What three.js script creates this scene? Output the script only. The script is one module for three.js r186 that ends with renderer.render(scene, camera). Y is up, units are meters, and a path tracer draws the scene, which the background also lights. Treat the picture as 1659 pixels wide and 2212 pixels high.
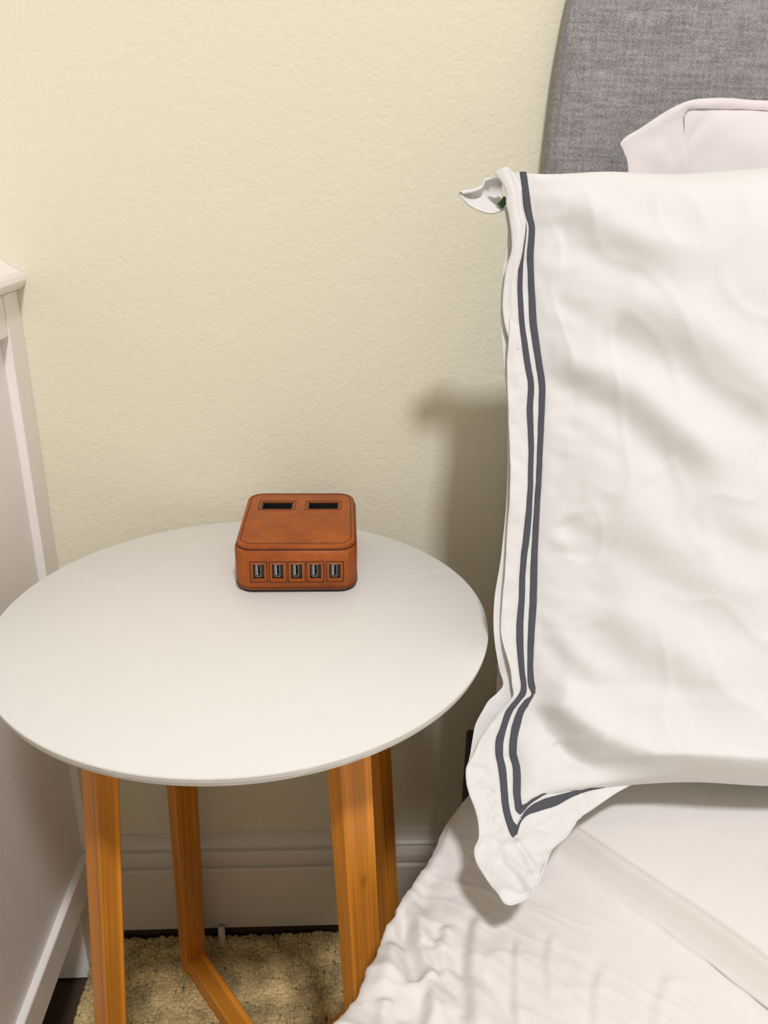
import * as THREE from 'three';
import { RoundedBoxGeometry } from 'three/addons/geometries/RoundedBoxGeometry.js';
import { mergeGeometries, mergeVertices, toCreasedNormals } from 'three/addons/utils/BufferGeometryUtils.js';
import { ImprovedNoise } from 'three/addons/math/ImprovedNoise.js';
import { RectAreaLightUniformsLib } from 'three/addons/lights/RectAreaLightUniformsLib.js';
import { Brush, Evaluator, SUBTRACTION } from 'three-bvh-csg';

// ---------------------------------------------------------------- camera, light, exposure
// Units are metres. The origin is the centre of the side table's top surface; the back wall is at z = -0.22.
const scene = new THREE.Scene();
const camera = new THREE.PerspectiveCamera(63.79, 1659 / 2212, 0.02, 20);
camera.position.set(0.0816, 0.3387, 0.6032);
camera.rotation.order = 'YXZ';
camera.rotation.set(THREE.MathUtils.degToRad(-22.268), THREE.MathUtils.degToRad(-2.987), THREE.MathUtils.degToRad(1.028));
const renderer = new THREE.WebGLRenderer({ antialias: true });
renderer.toneMapping = THREE.LinearToneMapping;
renderer.toneMappingExposure = 1.0;
renderer.shadowMap.enabled = true;
scene.background = new THREE.Color(0x000000);

const LAMP = new THREE.Vector3(0.33, 2.16, 1.42);
const LAMP_COLOR = new THREE.Color().setRGB(1.0, 0.99, 1.06);
RectAreaLightUniformsLib.init();
const lampLight = new THREE.RectAreaLight(LAMP_COLOR, 343, 0.22, 0.22);
lampLight.position.copy(LAMP); lampLight.rotation.x = -Math.PI / 2;
lampLight.castShadow = true;
scene.add(lampLight);

// ---------------------------------------------------------------- helpers
const noise = new ImprovedNoise();
const N = (x, y, z = 0) => noise.noise(x + 31.7, y + 17.3, z + 5.1);
function rng(seed) { let s = seed >>> 0; return () => { s = (s + 0x6D2B79F5) >>> 0; let t = Math.imul(s ^ (s >>> 15), 1 | s); t = (t + Math.imul(t ^ (t >>> 7), 61 | t)) ^ t; return ((t ^ (t >>> 14)) >>> 0) / 4294967296; }; }
const clamp = (x, a = 0, b = 1) => Math.min(b, Math.max(a, x));
const lerp = (a, b, t) => a + (b - a) * t;
const sstep = (a, b, x) => { const t = clamp((x - a) / (b - a)); return t * t * (3 - 2 * t); };
const V = (x, y, z) => new THREE.Vector3(x, y, z);
const names = {};
function numbered(n) { names[n] = (names[n] || 0) + 1; return names[n] === 1 ? n : n + '_' + String(names[n] - 1).padStart(3, '0'); }
function thing(name, label, category, pos = [0, 0, 0], group) {
  const o = new THREE.Group(); o.name = numbered(name); o.position.set(...pos); scene.add(o);
  o.userData = { label, category }; if (group) o.userData.group = group;
  return o;
}
// a named mesh; geometry is given in world coordinates and moved into its parent's frame
function part(name, geo, mat, parent, world = true, label) {
  if (Array.isArray(geo)) geo = mergeGeometries(geo.map(g => { const q = g.index ? g.toNonIndexed() : g.clone(); for (const k of Object.keys(q.attributes)) if (!['position', 'normal', 'uv'].includes(k)) q.deleteAttribute(k); return q; }));
  if (world && parent) { let p = parent; const off = V(0, 0, 0); while (p && p !== scene) { off.add(p.position); p = p.parent; } geo.translate(-off.x, -off.y, -off.z); }
  const m = new THREE.Mesh(geo, mat); m.name = parent ? name : numbered(name);
  m.castShadow = m.receiveShadow = true; (parent || scene).add(m);
  if (label) m.userData.label = label;
  return m;
}
function structure(name, geo, mat) { const m = part(name, geo, mat, null); m.userData.kind = 'structure'; return m; }
function box(x0, x1, y0, y1, z0, z1, r = 0) {
  const g = r ? new RoundedBoxGeometry(x1 - x0, y1 - y0, z1 - z0, 3, r) : new THREE.BoxGeometry(x1 - x0, y1 - y0, z1 - z0);
  g.translate((x0 + x1) / 2, (y0 + y1) / 2, (z0 + z1) / 2);
  return boxUV(g);
}
function boxUV(g) { // uv in metres from the dominant normal
  const p = g.attributes.position, n = g.attributes.normal, uv = new Float32Array(p.count * 2);
  for (let i = 0; i < p.count; i++) {
    const a = Math.abs(n.getX(i)), b = Math.abs(n.getY(i)), c = Math.abs(n.getZ(i));
    if (a >= b && a >= c) { uv[2 * i] = p.getZ(i); uv[2 * i + 1] = p.getY(i); }
    else if (b >= c) { uv[2 * i] = p.getX(i); uv[2 * i + 1] = p.getZ(i); }
    else { uv[2 * i] = p.getX(i); uv[2 * i + 1] = p.getY(i); }
  }
  g.setAttribute('uv', new THREE.BufferAttribute(uv, 2)); return g;
}
function profileAlongX(pts, x0, x1) { // pts: [z, y] outline
  const s = new THREE.Shape(pts.map(([z, y]) => new THREE.Vector2(-z, y)));
  const g = new THREE.ExtrudeGeometry(s, { depth: x1 - x0, bevelEnabled: false, curveSegments: 1 });
  g.rotateY(Math.PI / 2); g.translate(x0, 0, 0);
  return boxUV(toCreasedNormals(g, 0.6));
}
function profileAlongZ(pts, z0, z1) { // pts: [x, y]
  const s = new THREE.Shape(pts.map(([x, y]) => new THREE.Vector2(x, y)));
  const g = new THREE.ExtrudeGeometry(s, { depth: z1 - z0, bevelEnabled: false, curveSegments: 1 });
  g.translate(0, 0, z0);
  return boxUV(toCreasedNormals(g, 0.6));
}
// centripetal-like Catmull-Rom through rows of equal-length arrays
function cr(rows, sub) {
  const P = i => rows[clamp(i, 0, rows.length - 1)], out = [];
  for (let i = 0; i < rows.length - 1; i++) for (let k = 0; k < sub; k++) {
    const t = k / sub, a = P(i - 1), b = P(i), c = P(i + 1), d = P(i + 2);
    out.push(b.map((_, j) => 0.5 * (2 * b[j] + (c[j] - a[j]) * t + (2 * a[j] - 5 * b[j] + 4 * c[j] - d[j]) * t * t + (3 * b[j] - a[j] - 3 * c[j] + d[j]) * t * t * t)));
  }
  out.push(P(rows.length - 1).slice()); return out;
}
function interp(xs, ys, x) {
  if (x <= xs[0]) return ys[0];
  for (let i = 1; i < xs.length; i++) if (x <= xs[i]) return lerp(ys[i - 1], ys[i], (x - xs[i - 1]) / (xs[i] - xs[i - 1]));
  return ys[ys.length - 1];
}
// smooth (monotone cubic-ish) interpolation by Catmull-Rom on non-uniform knots
function sinterp(xs, ys, x) {
  const n = xs.length; if (x <= xs[0]) return ys[0]; if (x >= xs[n - 1]) return ys[n - 1];
  let i = 0; while (x > xs[i + 1]) i++;
  const h = xs[i + 1] - xs[i], t = (x - xs[i]) / h;
  const m = k => (k <= 0 || k >= n - 1) ? (k <= 0 ? (ys[1] - ys[0]) / (xs[1] - xs[0]) : (ys[n - 1] - ys[n - 2]) / (xs[n - 1] - xs[n - 2])) : (ys[k + 1] - ys[k - 1]) / (xs[k + 1] - xs[k - 1]);
  const t2 = t * t, t3 = t2 * t;
  return (2 * t3 - 3 * t2 + 1) * ys[i] + (t3 - 2 * t2 + t) * h * m(i) + (-2 * t3 + 3 * t2) * ys[i + 1] + (t3 - t2) * h * m(i + 1);
}
// cloth sheet from a grid of Vector3 rows; with a thickness it becomes a closed shell
function sheet(grid, thick = 0, uvScale = 1) {
  const R = grid.length, C = grid[0].length, pos = [], uv = [], idx = [];
  const push = (rows, flip) => {
    const base = pos.length / 3;
    for (let i = 0; i < R; i++) { let acc = 0; for (let j = 0; j < C; j++) { const p = rows[i][j]; pos.push(p.x, p.y, p.z); uv.push(p.x * uvScale, (p.y - p.z * 0.4) * uvScale); } }
    for (let i = 0; i < R - 1; i++) for (let j = 0; j < C - 1; j++) {
      const a = base + i * C + j, b = a + 1, c = a + C, d = c + 1;
      if (!flip) idx.push(a, c, b, b, c, d); else idx.push(a, b, c, b, d, c);
    }
    return base;
  };
  push(grid, false);
  if (thick) {
    const tmp = new THREE.BufferGeometry(); tmp.setAttribute('position', new THREE.Float32BufferAttribute(pos.slice(), 3)); tmp.setIndex(idx.slice()); tmp.computeVertexNormals();
    const n = tmp.attributes.normal;
    const back = grid.map((row, i) => row.map((p, j) => { const k = i * C + j; return V(p.x - n.getX(k) * thick, p.y - n.getY(k) * thick, p.z - n.getZ(k) * thick); }));
    push(back, true);
    const o = R * C, edge = (a, b) => idx.push(a, b, a + o, b, b + o, a + o);
    for (let i = 0; i < R - 1; i++) { edge((i + 1) * C, i * C); edge(i * C + C - 1, (i + 1) * C + C - 1); }
    for (let j = 0; j < C - 1; j++) { edge(j, j + 1); edge((R - 1) * C + j + 1, (R - 1) * C + j); }
  }
  const g = new THREE.BufferGeometry();
  g.setAttribute('position', new THREE.Float32BufferAttribute(pos, 3)); g.setAttribute('uv', new THREE.Float32BufferAttribute(uv, 2)); g.setIndex(idx);
  g.computeVertexNormals(); return g;
}
// tileable fractal noise texture
function tileNoise(size, fn, srgb = false) {
  const d = new Uint8Array(size * size * 4);
  for (let y = 0; y < size; y++) for (let x = 0; x < size; x++) { const c = fn(x / size, y / size, x, y), k = 4 * (y * size + x); d[k] = c[0]; d[k + 1] = c[1]; d[k + 2] = c[2]; d[k + 3] = 255; }
  const t = new THREE.DataTexture(d, size, size, THREE.RGBAFormat); t.wrapS = t.wrapT = THREE.RepeatWrapping; t.magFilter = THREE.LinearFilter; t.minFilter = THREE.LinearMipmapLinearFilter; t.generateMipmaps = true;
  if (srgb) t.colorSpace = THREE.SRGBColorSpace; t.needsUpdate = true; return t;
}
function torusNoise(u, v, f, seed) { // periodic value in [-1, 1]
  const a = 2 * Math.PI * u, b = 2 * Math.PI * v, r = f / (2 * Math.PI);
  return 0.5 * (N(r * Math.cos(a) + seed, r * Math.sin(a), r * Math.cos(b) * 0.7 + 3) + N(r * Math.cos(b) + seed + 40, r * Math.sin(b), r * Math.sin(a) * 0.7 + 9)) * 1.6;
}
function rep(t, x, y = x) { const c = t.clone(); c.repeat.set(x, y); c.needsUpdate = true; return c; }

// ---------------------------------------------------------------- materials
const G = v => { const c = clamp(v, 0, 255); return [c, c, c]; };
const rw = rng(7);
// periodic lattice noise
function lattice(n, seed) { const r = rng(seed), a = Float32Array.from({ length: n * n }, () => r()); return (u, v) => { const x = u * n, y = v * n, x0 = Math.floor(x), y0 = Math.floor(y), fx = x - x0, fy = y - y0, s = t => t * t * (3 - 2 * t), g = (i, j) => a[((j % n + n) % n) * n + ((i % n + n) % n)]; return lerp(lerp(g(x0, y0), g(x0 + 1, y0), s(fx)), lerp(g(x0, y0 + 1), g(x0 + 1, y0 + 1), s(fx)), s(fy)); }; }
const L1 = lattice(60, 1), L2 = lattice(120, 2), L3 = lattice(24, 3), L4 = lattice(8, 4);
const peelTex = tileNoise(512, (u, v) => G(255 * (0.45 * L1(u, v) + 0.3 * L2(u, v) + 0.25 * L3(u, v))));
const weaveTex = tileNoise(512, (u, v, x, y) => { const a = (x % 4 < 2) ^ (y % 4 < 2) ? 1 : 0; return G(110 + 60 * a + 60 * (L2(u, v) - 0.5)); });
const linenA = lattice(256, 11), linenB = lattice(128, 12);
const linenTex = tileNoise(512, (u, v, x, y) => {
  const warp = L2(u * 1.0, v * 0.08), weft = L2(u * 0.08 + 0.3, v), twill = ((x + y) % 6 < 3) ? 1 : 0;
  const k = 0.72 + 0.22 * (linenA(u, v) - 0.5) + 0.12 * (weft - 0.5) + 0.07 * (warp - 0.5) + 0.10 * (twill - 0.5) + 0.05 * (L3(u, v) - 0.5);
  return [255 * clamp(k * 0.80), 255 * clamp(k * 0.785), 255 * clamp(k * 0.78)];
}, true);
const grainTex = tileNoise(512, (u, v) => {
  v = Math.abs(2 * v - 1); const f = linenA(u, v * 0.015) * 0.35 + L2(u, v * 0.02) * 0.4 + L3(u, v * 0.1) * 0.35;
  const nd = (a, b, q) => 0.22 * Math.exp(-Math.pow((u - a) / 0.022, 2) - Math.pow((v - b) / 0.014, 2)) * q; const k = 0.95 + 0.40 * (f - 0.55) - nd(0.22, 0.33, 1) - nd(0.63, 0.61, 0.8) - nd(0.81, 0.16, 0.9) - nd(0.42, 0.86, 0.8);
  return [255 * clamp(k * 0.87), 255 * clamp(k * 0.575 - 0.02), 255 * clamp(k * 0.19 - 0.02)];
}, true);
const leatherTex = tileNoise(512, (u, v) => G(255 * (0.4 * L2(u, v) + 0.6 * Math.abs(L1(u, v) - 0.5) * 2)));
const leatherCol = tileNoise(256, (u, v) => { const k = 1 + 0.16 * (L4(u, v) - 0.5) + 0.1 * (L3(u, v) - 0.5) + 0.1 * (L2(u, v) - 0.5); return [152 * k, 78 * k, 26 * k]; }, true);

const M = {
  wall: new THREE.MeshStandardMaterial({ color: new THREE.Color().setRGB(0.80, 0.75, 0.575), roughness: 0.75, bumpMap: rep(peelTex, 6), bumpScale: 0.00045 }),
  paint: new THREE.MeshStandardMaterial({ color: new THREE.Color().setRGB(0.88, 0.85, 0.77), roughness: 0.8 }),
  ceiling: new THREE.MeshStandardMaterial({ color: new THREE.Color().setRGB(0.90, 0.885, 0.84), roughness: 0.9 }),
  trim: new THREE.MeshStandardMaterial({ color: new THREE.Color().setRGB(0.72, 0.67, 0.58), roughness: 0.45, bumpMap: rep(peelTex, 3), bumpScale: 0.0002 }),
  cabinet: new THREE.MeshStandardMaterial({ color: new THREE.Color().setRGB(0.90, 0.85, 0.80), roughness: 0.4, bumpMap: rep(peelTex, 4), bumpScale: 0.00015 }),
  darkFloor: new THREE.MeshStandardMaterial({ color: new THREE.Color().setRGB(0.06, 0.037, 0.022), roughness: 0.6 }),
  carpet: new THREE.MeshStandardMaterial({ color: new THREE.Color().setRGB(0.55, 0.42, 0.20), roughness: 1, bumpMap: rep(peelTex, 8), bumpScale: 0.003 }),
  tuft: new THREE.MeshStandardMaterial({ color: 0xffffff, roughness: 1 }),
  tabletop: new THREE.MeshStandardMaterial({ color: new THREE.Color().setRGB(0.735, 0.715, 0.665), roughness: 0.5, bumpMap: rep(peelTex, 10), bumpScale: 0.00005 }),
  wood: new THREE.MeshStandardMaterial({ map: rep(grainTex, 6, 1.2), roughness: 0.42 }),
  leather: new THREE.MeshPhysicalMaterial({ map: rep(leatherCol, 6), specularIntensity: 0.6, roughness: 0.5, bumpMap: rep(leatherTex, 12), bumpScale: 0.00012 }),
  leatherLight: new THREE.MeshPhysicalMaterial({ map: rep(leatherCol, 6), roughness: 0.45, bumpMap: rep(leatherTex, 12), bumpScale: 0.0001 }),
  stitch: new THREE.MeshStandardMaterial({ color: 0x4a220d, roughness: 0.8 }),
  black: new THREE.MeshStandardMaterial({ color: 0x14171a, roughness: 0.4 }),
  blackMatt: new THREE.MeshStandardMaterial({ color: 0x16181b, roughness: 0.7 }),
  steel: new THREE.MeshStandardMaterial({ color: 0xb9b6ac, roughness: 0.3, metalness: 0.9 }),
  tongue: new THREE.MeshStandardMaterial({ color: 0x44463f, roughness: 0.5 }),
  gold: new THREE.MeshStandardMaterial({ color: 0xc9b27a, roughness: 0.35, metalness: 0.8 }),
  linen: new THREE.MeshPhysicalMaterial({ map: rep(linenTex, 5), roughness: 0.95, sheen: 0.3, sheenRoughness: 0.6, sheenColor: new THREE.Color(0x888888), bumpMap: rep(linenTex, 5), bumpScale: 0.0004 }),
  cotton: new THREE.MeshPhysicalMaterial({ color: new THREE.Color().setRGB(0.725, 0.71, 0.675), roughness: 0.9, bumpMap: rep(weaveTex, 12), bumpScale: 0.00006, side: THREE.DoubleSide }),
  cottonPink: new THREE.MeshPhysicalMaterial({ color: new THREE.Color().setRGB(0.76, 0.70, 0.68), roughness: 0.9, bumpMap: rep(weaveTex, 12), bumpScale: 0.00006, side: THREE.DoubleSide }),
  duvet: new THREE.MeshPhysicalMaterial({ color: new THREE.Color().setRGB(0.77, 0.73, 0.68), roughness: 0.9, bumpMap: rep(weaveTex, 12), bumpScale: 0.00006, side: THREE.DoubleSide }),
  stripe: new THREE.MeshStandardMaterial({ color: 0x4a4b51, roughness: 0.85, bumpMap: rep(weaveTex, 16), bumpScale: 0.0001, side: THREE.DoubleSide }),
  green: new THREE.MeshStandardMaterial({ color: 0x2f5a26, roughness: 0.7, side: THREE.DoubleSide }),
  glow: new THREE.MeshStandardMaterial({ color: 0xffffff, emissive: LAMP_COLOR, emissiveIntensity: 1.5, roughness: 0.5 }),
};

// ---------------------------------------------------------------- the room
const RX0 = -1.7, RX1 = 2.3, RZ0 = -0.22, RZ1 = 3.0, RY0 = -0.628, RY1 = 2.2, T = 0.1;
structure('wall_back', box(RX0 - T, RX1 + T, RY0 - T, RY1 + T, RZ0 - T, RZ0), M.wall);
structure('wall_left', box(RX0 - T, RX0, RY0 - T, RY1 + T, RZ0, RZ1), M.paint);
structure('wall_right', box(RX1, RX1 + T, RY0 - T, RY1 + T, RZ0, RZ1), M.paint);
structure('wall_front', box(RX0 - T, RX1 + T, RY0 - T, RY1 + T, RZ1, RZ1 + T), M.paint);
structure('ceiling', box(RX0, RX1, RY1, RY1 + T, RZ0, RZ1), M.ceiling);
structure('floor', box(RX0, RX1, RY0 - T, RY0, RZ0, RZ1), M.darkFloor);
{ // skirting board of the back wall: flat face, torus bead, cove on top
  const w = RZ0, pts = [[w, -0.588], [w + 0.0145, -0.588], [w + 0.0155, -0.586], [w + 0.0155, -0.4885], [w + 0.0145, -0.4865], [w + 0.0105, -0.486]];
  for (let k = 0; k <= 8; k++) { const a = -Math.PI / 2 + Math.PI * k / 8; pts.push([w + 0.0108 + 0.004 * Math.cos(a), -0.472 + 0.0125 * Math.sin(a)]); }
  pts.push([w + 0.0085, -0.459], [w + 0.0085, -0.4575], [w + 0.0105, -0.4565]);
  for (let k = 0; k <= 6; k++) { const a = k / 6; pts.push([w + 0.0105 - 0.0085 * Math.sin(a * Math.PI / 2), -0.4565 + 0.0165 * (1 - Math.cos(a * Math.PI / 2)) + 0.001]); }
  pts.push([w, -0.439]);
  structure('baseboard_back', profileAlongX(pts, RX0, RX1), M.trim);
}

structure('trim_1', box(RX0, RX1, RY0, -0.5885, RZ0, RZ0 + 0.003), M.darkFloor);   // dark board in the gap below the skirting

// ---------------------------------------------------------------- carpet
{
  const CY = -0.611, t = thing('carpet', 'beige brown loop pile carpet under the white round side table', 'carpet', [0, RY0, 0]);
  const nx = 90, nz = 70, rows = [];
  for (let i = 0; i <= nz; i++) { const row = []; for (let j = 0; j <= nx; j++) { const x = lerp(-0.243, 2.2, j / nx), z = lerp(-0.206, 2.9, Math.pow(i / nz, 1.6)); row.push(V(x, CY - 0.004 + 0.002 * N(x * 30, z * 30), z + (i === 0 ? 0.003 * N(x * 40, 2) : 0))); } rows.push(row); }
  part('backing', sheet(rows, 0.012), M.carpet, t);
  const r = rng(91), g = new THREE.IcosahedronGeometry(1, 1), list = [], X0 = -0.242, X1 = 0.20, Z0 = -0.209, Z1 = 0.42, p = 0.0044;
  for (let z = Z0; z < Z1; z += p) for (let x = X0; x < X1; x += p) list.push([x + (r() - 0.5) * p * 0.7, z + (r() - 0.5) * p * 0.7]);
  const im = new THREE.InstancedMesh(g, M.tuft, list.length), m4 = new THREE.Matrix4(), q = new THREE.Quaternion(), e = new THREE.Euler(), c = new THREE.Color();
  list.forEach(([x, z], i) => {
    e.set(r() * 3, r() * 3, r() * 3); q.setFromEuler(e);
    const s = 0.0031 * (0.8 + 0.4 * r());
    m4.compose(V(x, CY - RY0 - 0.003 + 0.0012 * r() + 0.0032 * N(x * 55, z * 55, 4) + 0.003, z), q, V(s * 1.35, s * 1.05, s * 1.2)); im.setMatrixAt(i, m4);
    const k = 0.82 + 0.26 * r() + 0.55 * N(x * 38, z * 38, 8); c.setRGB(0.58 * k, 0.44 * k, 0.20 * k); im.setColorAt(i, c);
  });
  im.name = 'pile'; im.userData.kind = 'stuff'; im.castShadow = im.receiveShadow = true; t.add(im);
}
{ // small peg in the gap under the skirting
  const t = thing('spacer_peg', 'small pale rounded peg sticking down from the gap under the skirting board', 'peg', [-0.081, -0.611, -0.2]);
  const g = new THREE.LatheGeometry([[0, -0.612], [0.003, -0.6115], [0.0045, -0.609], [0.0048, -0.604], [0.0046, -0.58], [0, -0.58]].map(([a, b]) => new THREE.Vector2(a, b)), 20);
  g.translate(-0.081, 0, -0.1995);
  part('peg', boxUV(g), M.trim, t);
}

// ---------------------------------------------------------------- white cabinet with panelled side
{
  const t = thing('cabinet', 'white painted wooden cabinet with a recessed panel in its side and a rounded overhanging top', 'cabinet', [-0.6, -0.611, 0.02]);
  const xo = -0.23, xp = -0.2388, z0 = -0.2195, z1 = 0.27, xl = -1.0;
  const top = [[xl - 0.01, 0.2315], [xo - 0.001, 0.2315], [xo + 0.004, 0.233], [xo + 0.008, 0.237], [xo + 0.0095, 0.2415], [xo + 0.0085, 0.2455], [xo + 0.005, 0.249], [xo - 0.001, 0.2525], [xo - 0.005, 0.2545], [xo - 0.0075, 0.2575], [xo - 0.012, 0.2590], [xl - 0.01, 0.2590]];
  part('top', profileAlongZ(top, z0, z1 + 0.012), M.cabinet, t);
  part('stile', box(xo - 0.03, xo, -0.478, 0.2313, z0, -0.1845, 0.0012), M.cabinet, t);
  part('stile', box(xo - 0.03, xo, -0.478, 0.2313, z1 - 0.03, z1, 0.0012), M.cabinet, t);
  part('top_rail', box(xo - 0.028, xo - 0.0006, 0.193, 0.2312, -0.1838, z1 - 0.0308, 0.002), M.cabinet, t);
  part('bottom_rail', box(xo - 0.028, xo - 0.0004, -0.478, -0.4315, -0.1840, z1 - 0.0306, 0.0022), M.cabinet, t);
  part('side_panel', box(xp - 0.006, xp, -0.44, 0.2, -0.1843, z1 - 0.0302), M.cabinet, t);
  // carcass behind the panelled side
  part('back_board', box(xl, xo - 0.031, -0.478, 0.2312, z0, z0 + 0.008), M.cabinet, t);
  part('side_board', box(xl, xl + 0.02, -0.478, 0.2312, z0 + 0.009, z1), M.cabinet, t);
  part('bottom_board', box(xl + 0.021, xo - 0.031, -0.476, -0.460, z0 + 0.009, z1 - 0.03), M.cabinet, t);
  for (let k = 0; k < 3; k++) {
    const y0 = -0.455 + k * 0.2275, d = part('drawer', box(xl + 0.023, xo - 0.033, y0, y0 + 0.222, z1 - 0.024, z1 - 0.002, 0.003), M.cabinet, t);
    for (const x of [-0.8, -0.44]) { const s = new THREE.SphereGeometry(0.014, 18, 12); s.scale(1, 1, 0.8); s.translate(x, y0 + 0.11, z1 + 0.012); part('knob', boxUV(s), M.cabinet, d); }
  }
  part('foot', box(-0.31, -0.246, -0.624, -0.4785, -0.2035, -0.165, 0.002), M.cabinet, t);
  part('foot', box(-0.31, -0.246, -0.614, -0.4785, z1 - 0.045, z1 - 0.005, 0.002), M.cabinet, t);
  part('foot', box(xl + 0.01, xl + 0.06, -0.624, -0.4785, -0.2035, -0.165, 0.002), M.cabinet, t);
  part('foot', box(xl + 0.01, xl + 0.06, -0.614, -0.4785, z1 - 0.045, z1 - 0.005, 0.002), M.cabinet, t);
}

// ---------------------------------------------------------------- round side table
{
  const FY = -0.612, t = thing('side_table', 'round side table with thin white top on four splayed bamboo legs', 'table', [0, FY, 0]);
  const R = 0.2, th = 0.0092, pr = [[0, 0], [R - 0.0012, 0], [R - 0.0004, -0.0004], [R, -0.0014], [R - 0.0006, -0.0045], [R - 0.0022, -th + 0.001], [R - 0.0032, -th], [0, -th]];
  part('tabletop', boxUV(toCreasedNormals(new THREE.LatheGeometry(pr.map(([a, b]) => new THREE.Vector2(a, b)), 200), 0.5)), M.tabletop, t);
  // legs: rectangular, wide side tangential
  const dirs = [51, -39, 141, 231].map(d => d * Math.PI / 180);
  const bottoms = dirs.map(a => V(0.179 * Math.cos(a), FY, 0.179 * Math.sin(a)));
  bottoms[3] = V(-0.1135, FY, -0.1665);
  const tops = dirs.map(a => V(0.13 * Math.cos(a), -th, 0.13 * Math.sin(a)));
  tops[3].set(-0.0835, -th, -0.1);
  const bar = (A, B, axW, axN, w, n, w2 = w, n2 = n) => { // prism with chamfered edges from A to B, grain along its length
    const c = 0.0012, pos = [], uv = [], idx = [], ring = (w, n) => [[w - c, n], [w, n - c], [w, -n + c], [w - c, -n], [-w + c, -n], [-w, -n + c], [-w, n - c], [-w + c, n]];
    const L = A.distanceTo(B), rings = [[A, ring(w / 2, n / 2), 0], [B, ring(w2 / 2, n2 / 2), L]];
    for (let f = 0; f < 8; f++) { const g = (f + 1) % 8, b = pos.length / 3; let acc = f * 0.037;
      for (const [P, rr, l] of rings) for (const [k, o] of [[f, 0], [g, 1]]) { const p = P.clone().addScaledVector(axW, rr[k][0]).addScaledVector(axN, rr[k][1]); pos.push(p.x, p.y, p.z); uv.push(acc + o * Math.hypot(rr[g][0] - rr[f][0], rr[g][1] - rr[f][1]), l); }
      idx.push(b, b + 1, b + 2, b + 1, b + 3, b + 2); }
    for (const [P, rr, l] of rings) { const b = pos.length / 3; for (const q of rr) { const p = P.clone().addScaledVector(axW, q[0]).addScaledVector(axN, q[1]); pos.push(p.x, p.y, p.z); uv.push(q[0], q[1]); } for (let k = 1; k < 7; k++) idx.push(...(l ? [b, b + k, b + k + 1] : [b, b + k + 1, b + k])); }
    const g = new THREE.BufferGeometry(); g.setAttribute('position', new THREE.Float32BufferAttribute(pos, 3)); g.setAttribute('uv', new THREE.Float32BufferAttribute(uv, 2)); g.setIndex(idx);
    const q = g.toNonIndexed(); q.computeVertexNormals(); return q;
  };
  dirs.forEach((a, i) => {
    const rad = V(Math.cos(a), 0, Math.sin(a)), tan = V(-Math.sin(a), 0, Math.cos(a));
    const wood = M.wood.clone(); wood.map = rep(grainTex, 6, 1.2); wood.map.offset.set(0.23 * i, 0.37 * i);
    part('leg', bar(tops[i], bottoms[i], tan, rad, 0.030, 0.0185, 0.028, 0.0165), wood, t);
  });
  const sy = FY + 0.017, up = V(0, 1, 0);
  for (const [i, j, o] of [[3, 0, 0], [2, 1, 0]]) {
    const A = bottoms[i].clone().setY(sy), B = bottoms[j].clone().setY(sy), d = B.clone().sub(A).normalize(), side = V(-d.z, 0, d.x);
    A.addScaledVector(d, 0.0085); B.addScaledVector(d, -0.0085);
    if (i === 3) part('stretcher', bar(A, B, side, up, 0.024, 0.026), M.wood, t);
    else { const m = A.clone().add(B).multiplyScalar(0.5); part('stretcher', [bar(A, m.clone().addScaledVector(d, -0.0121), side, up, 0.024, 0.026), bar(m.clone().addScaledVector(d, 0.0121), B, side, up, 0.024, 0.026)], M.wood, t); }
  }
}

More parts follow.
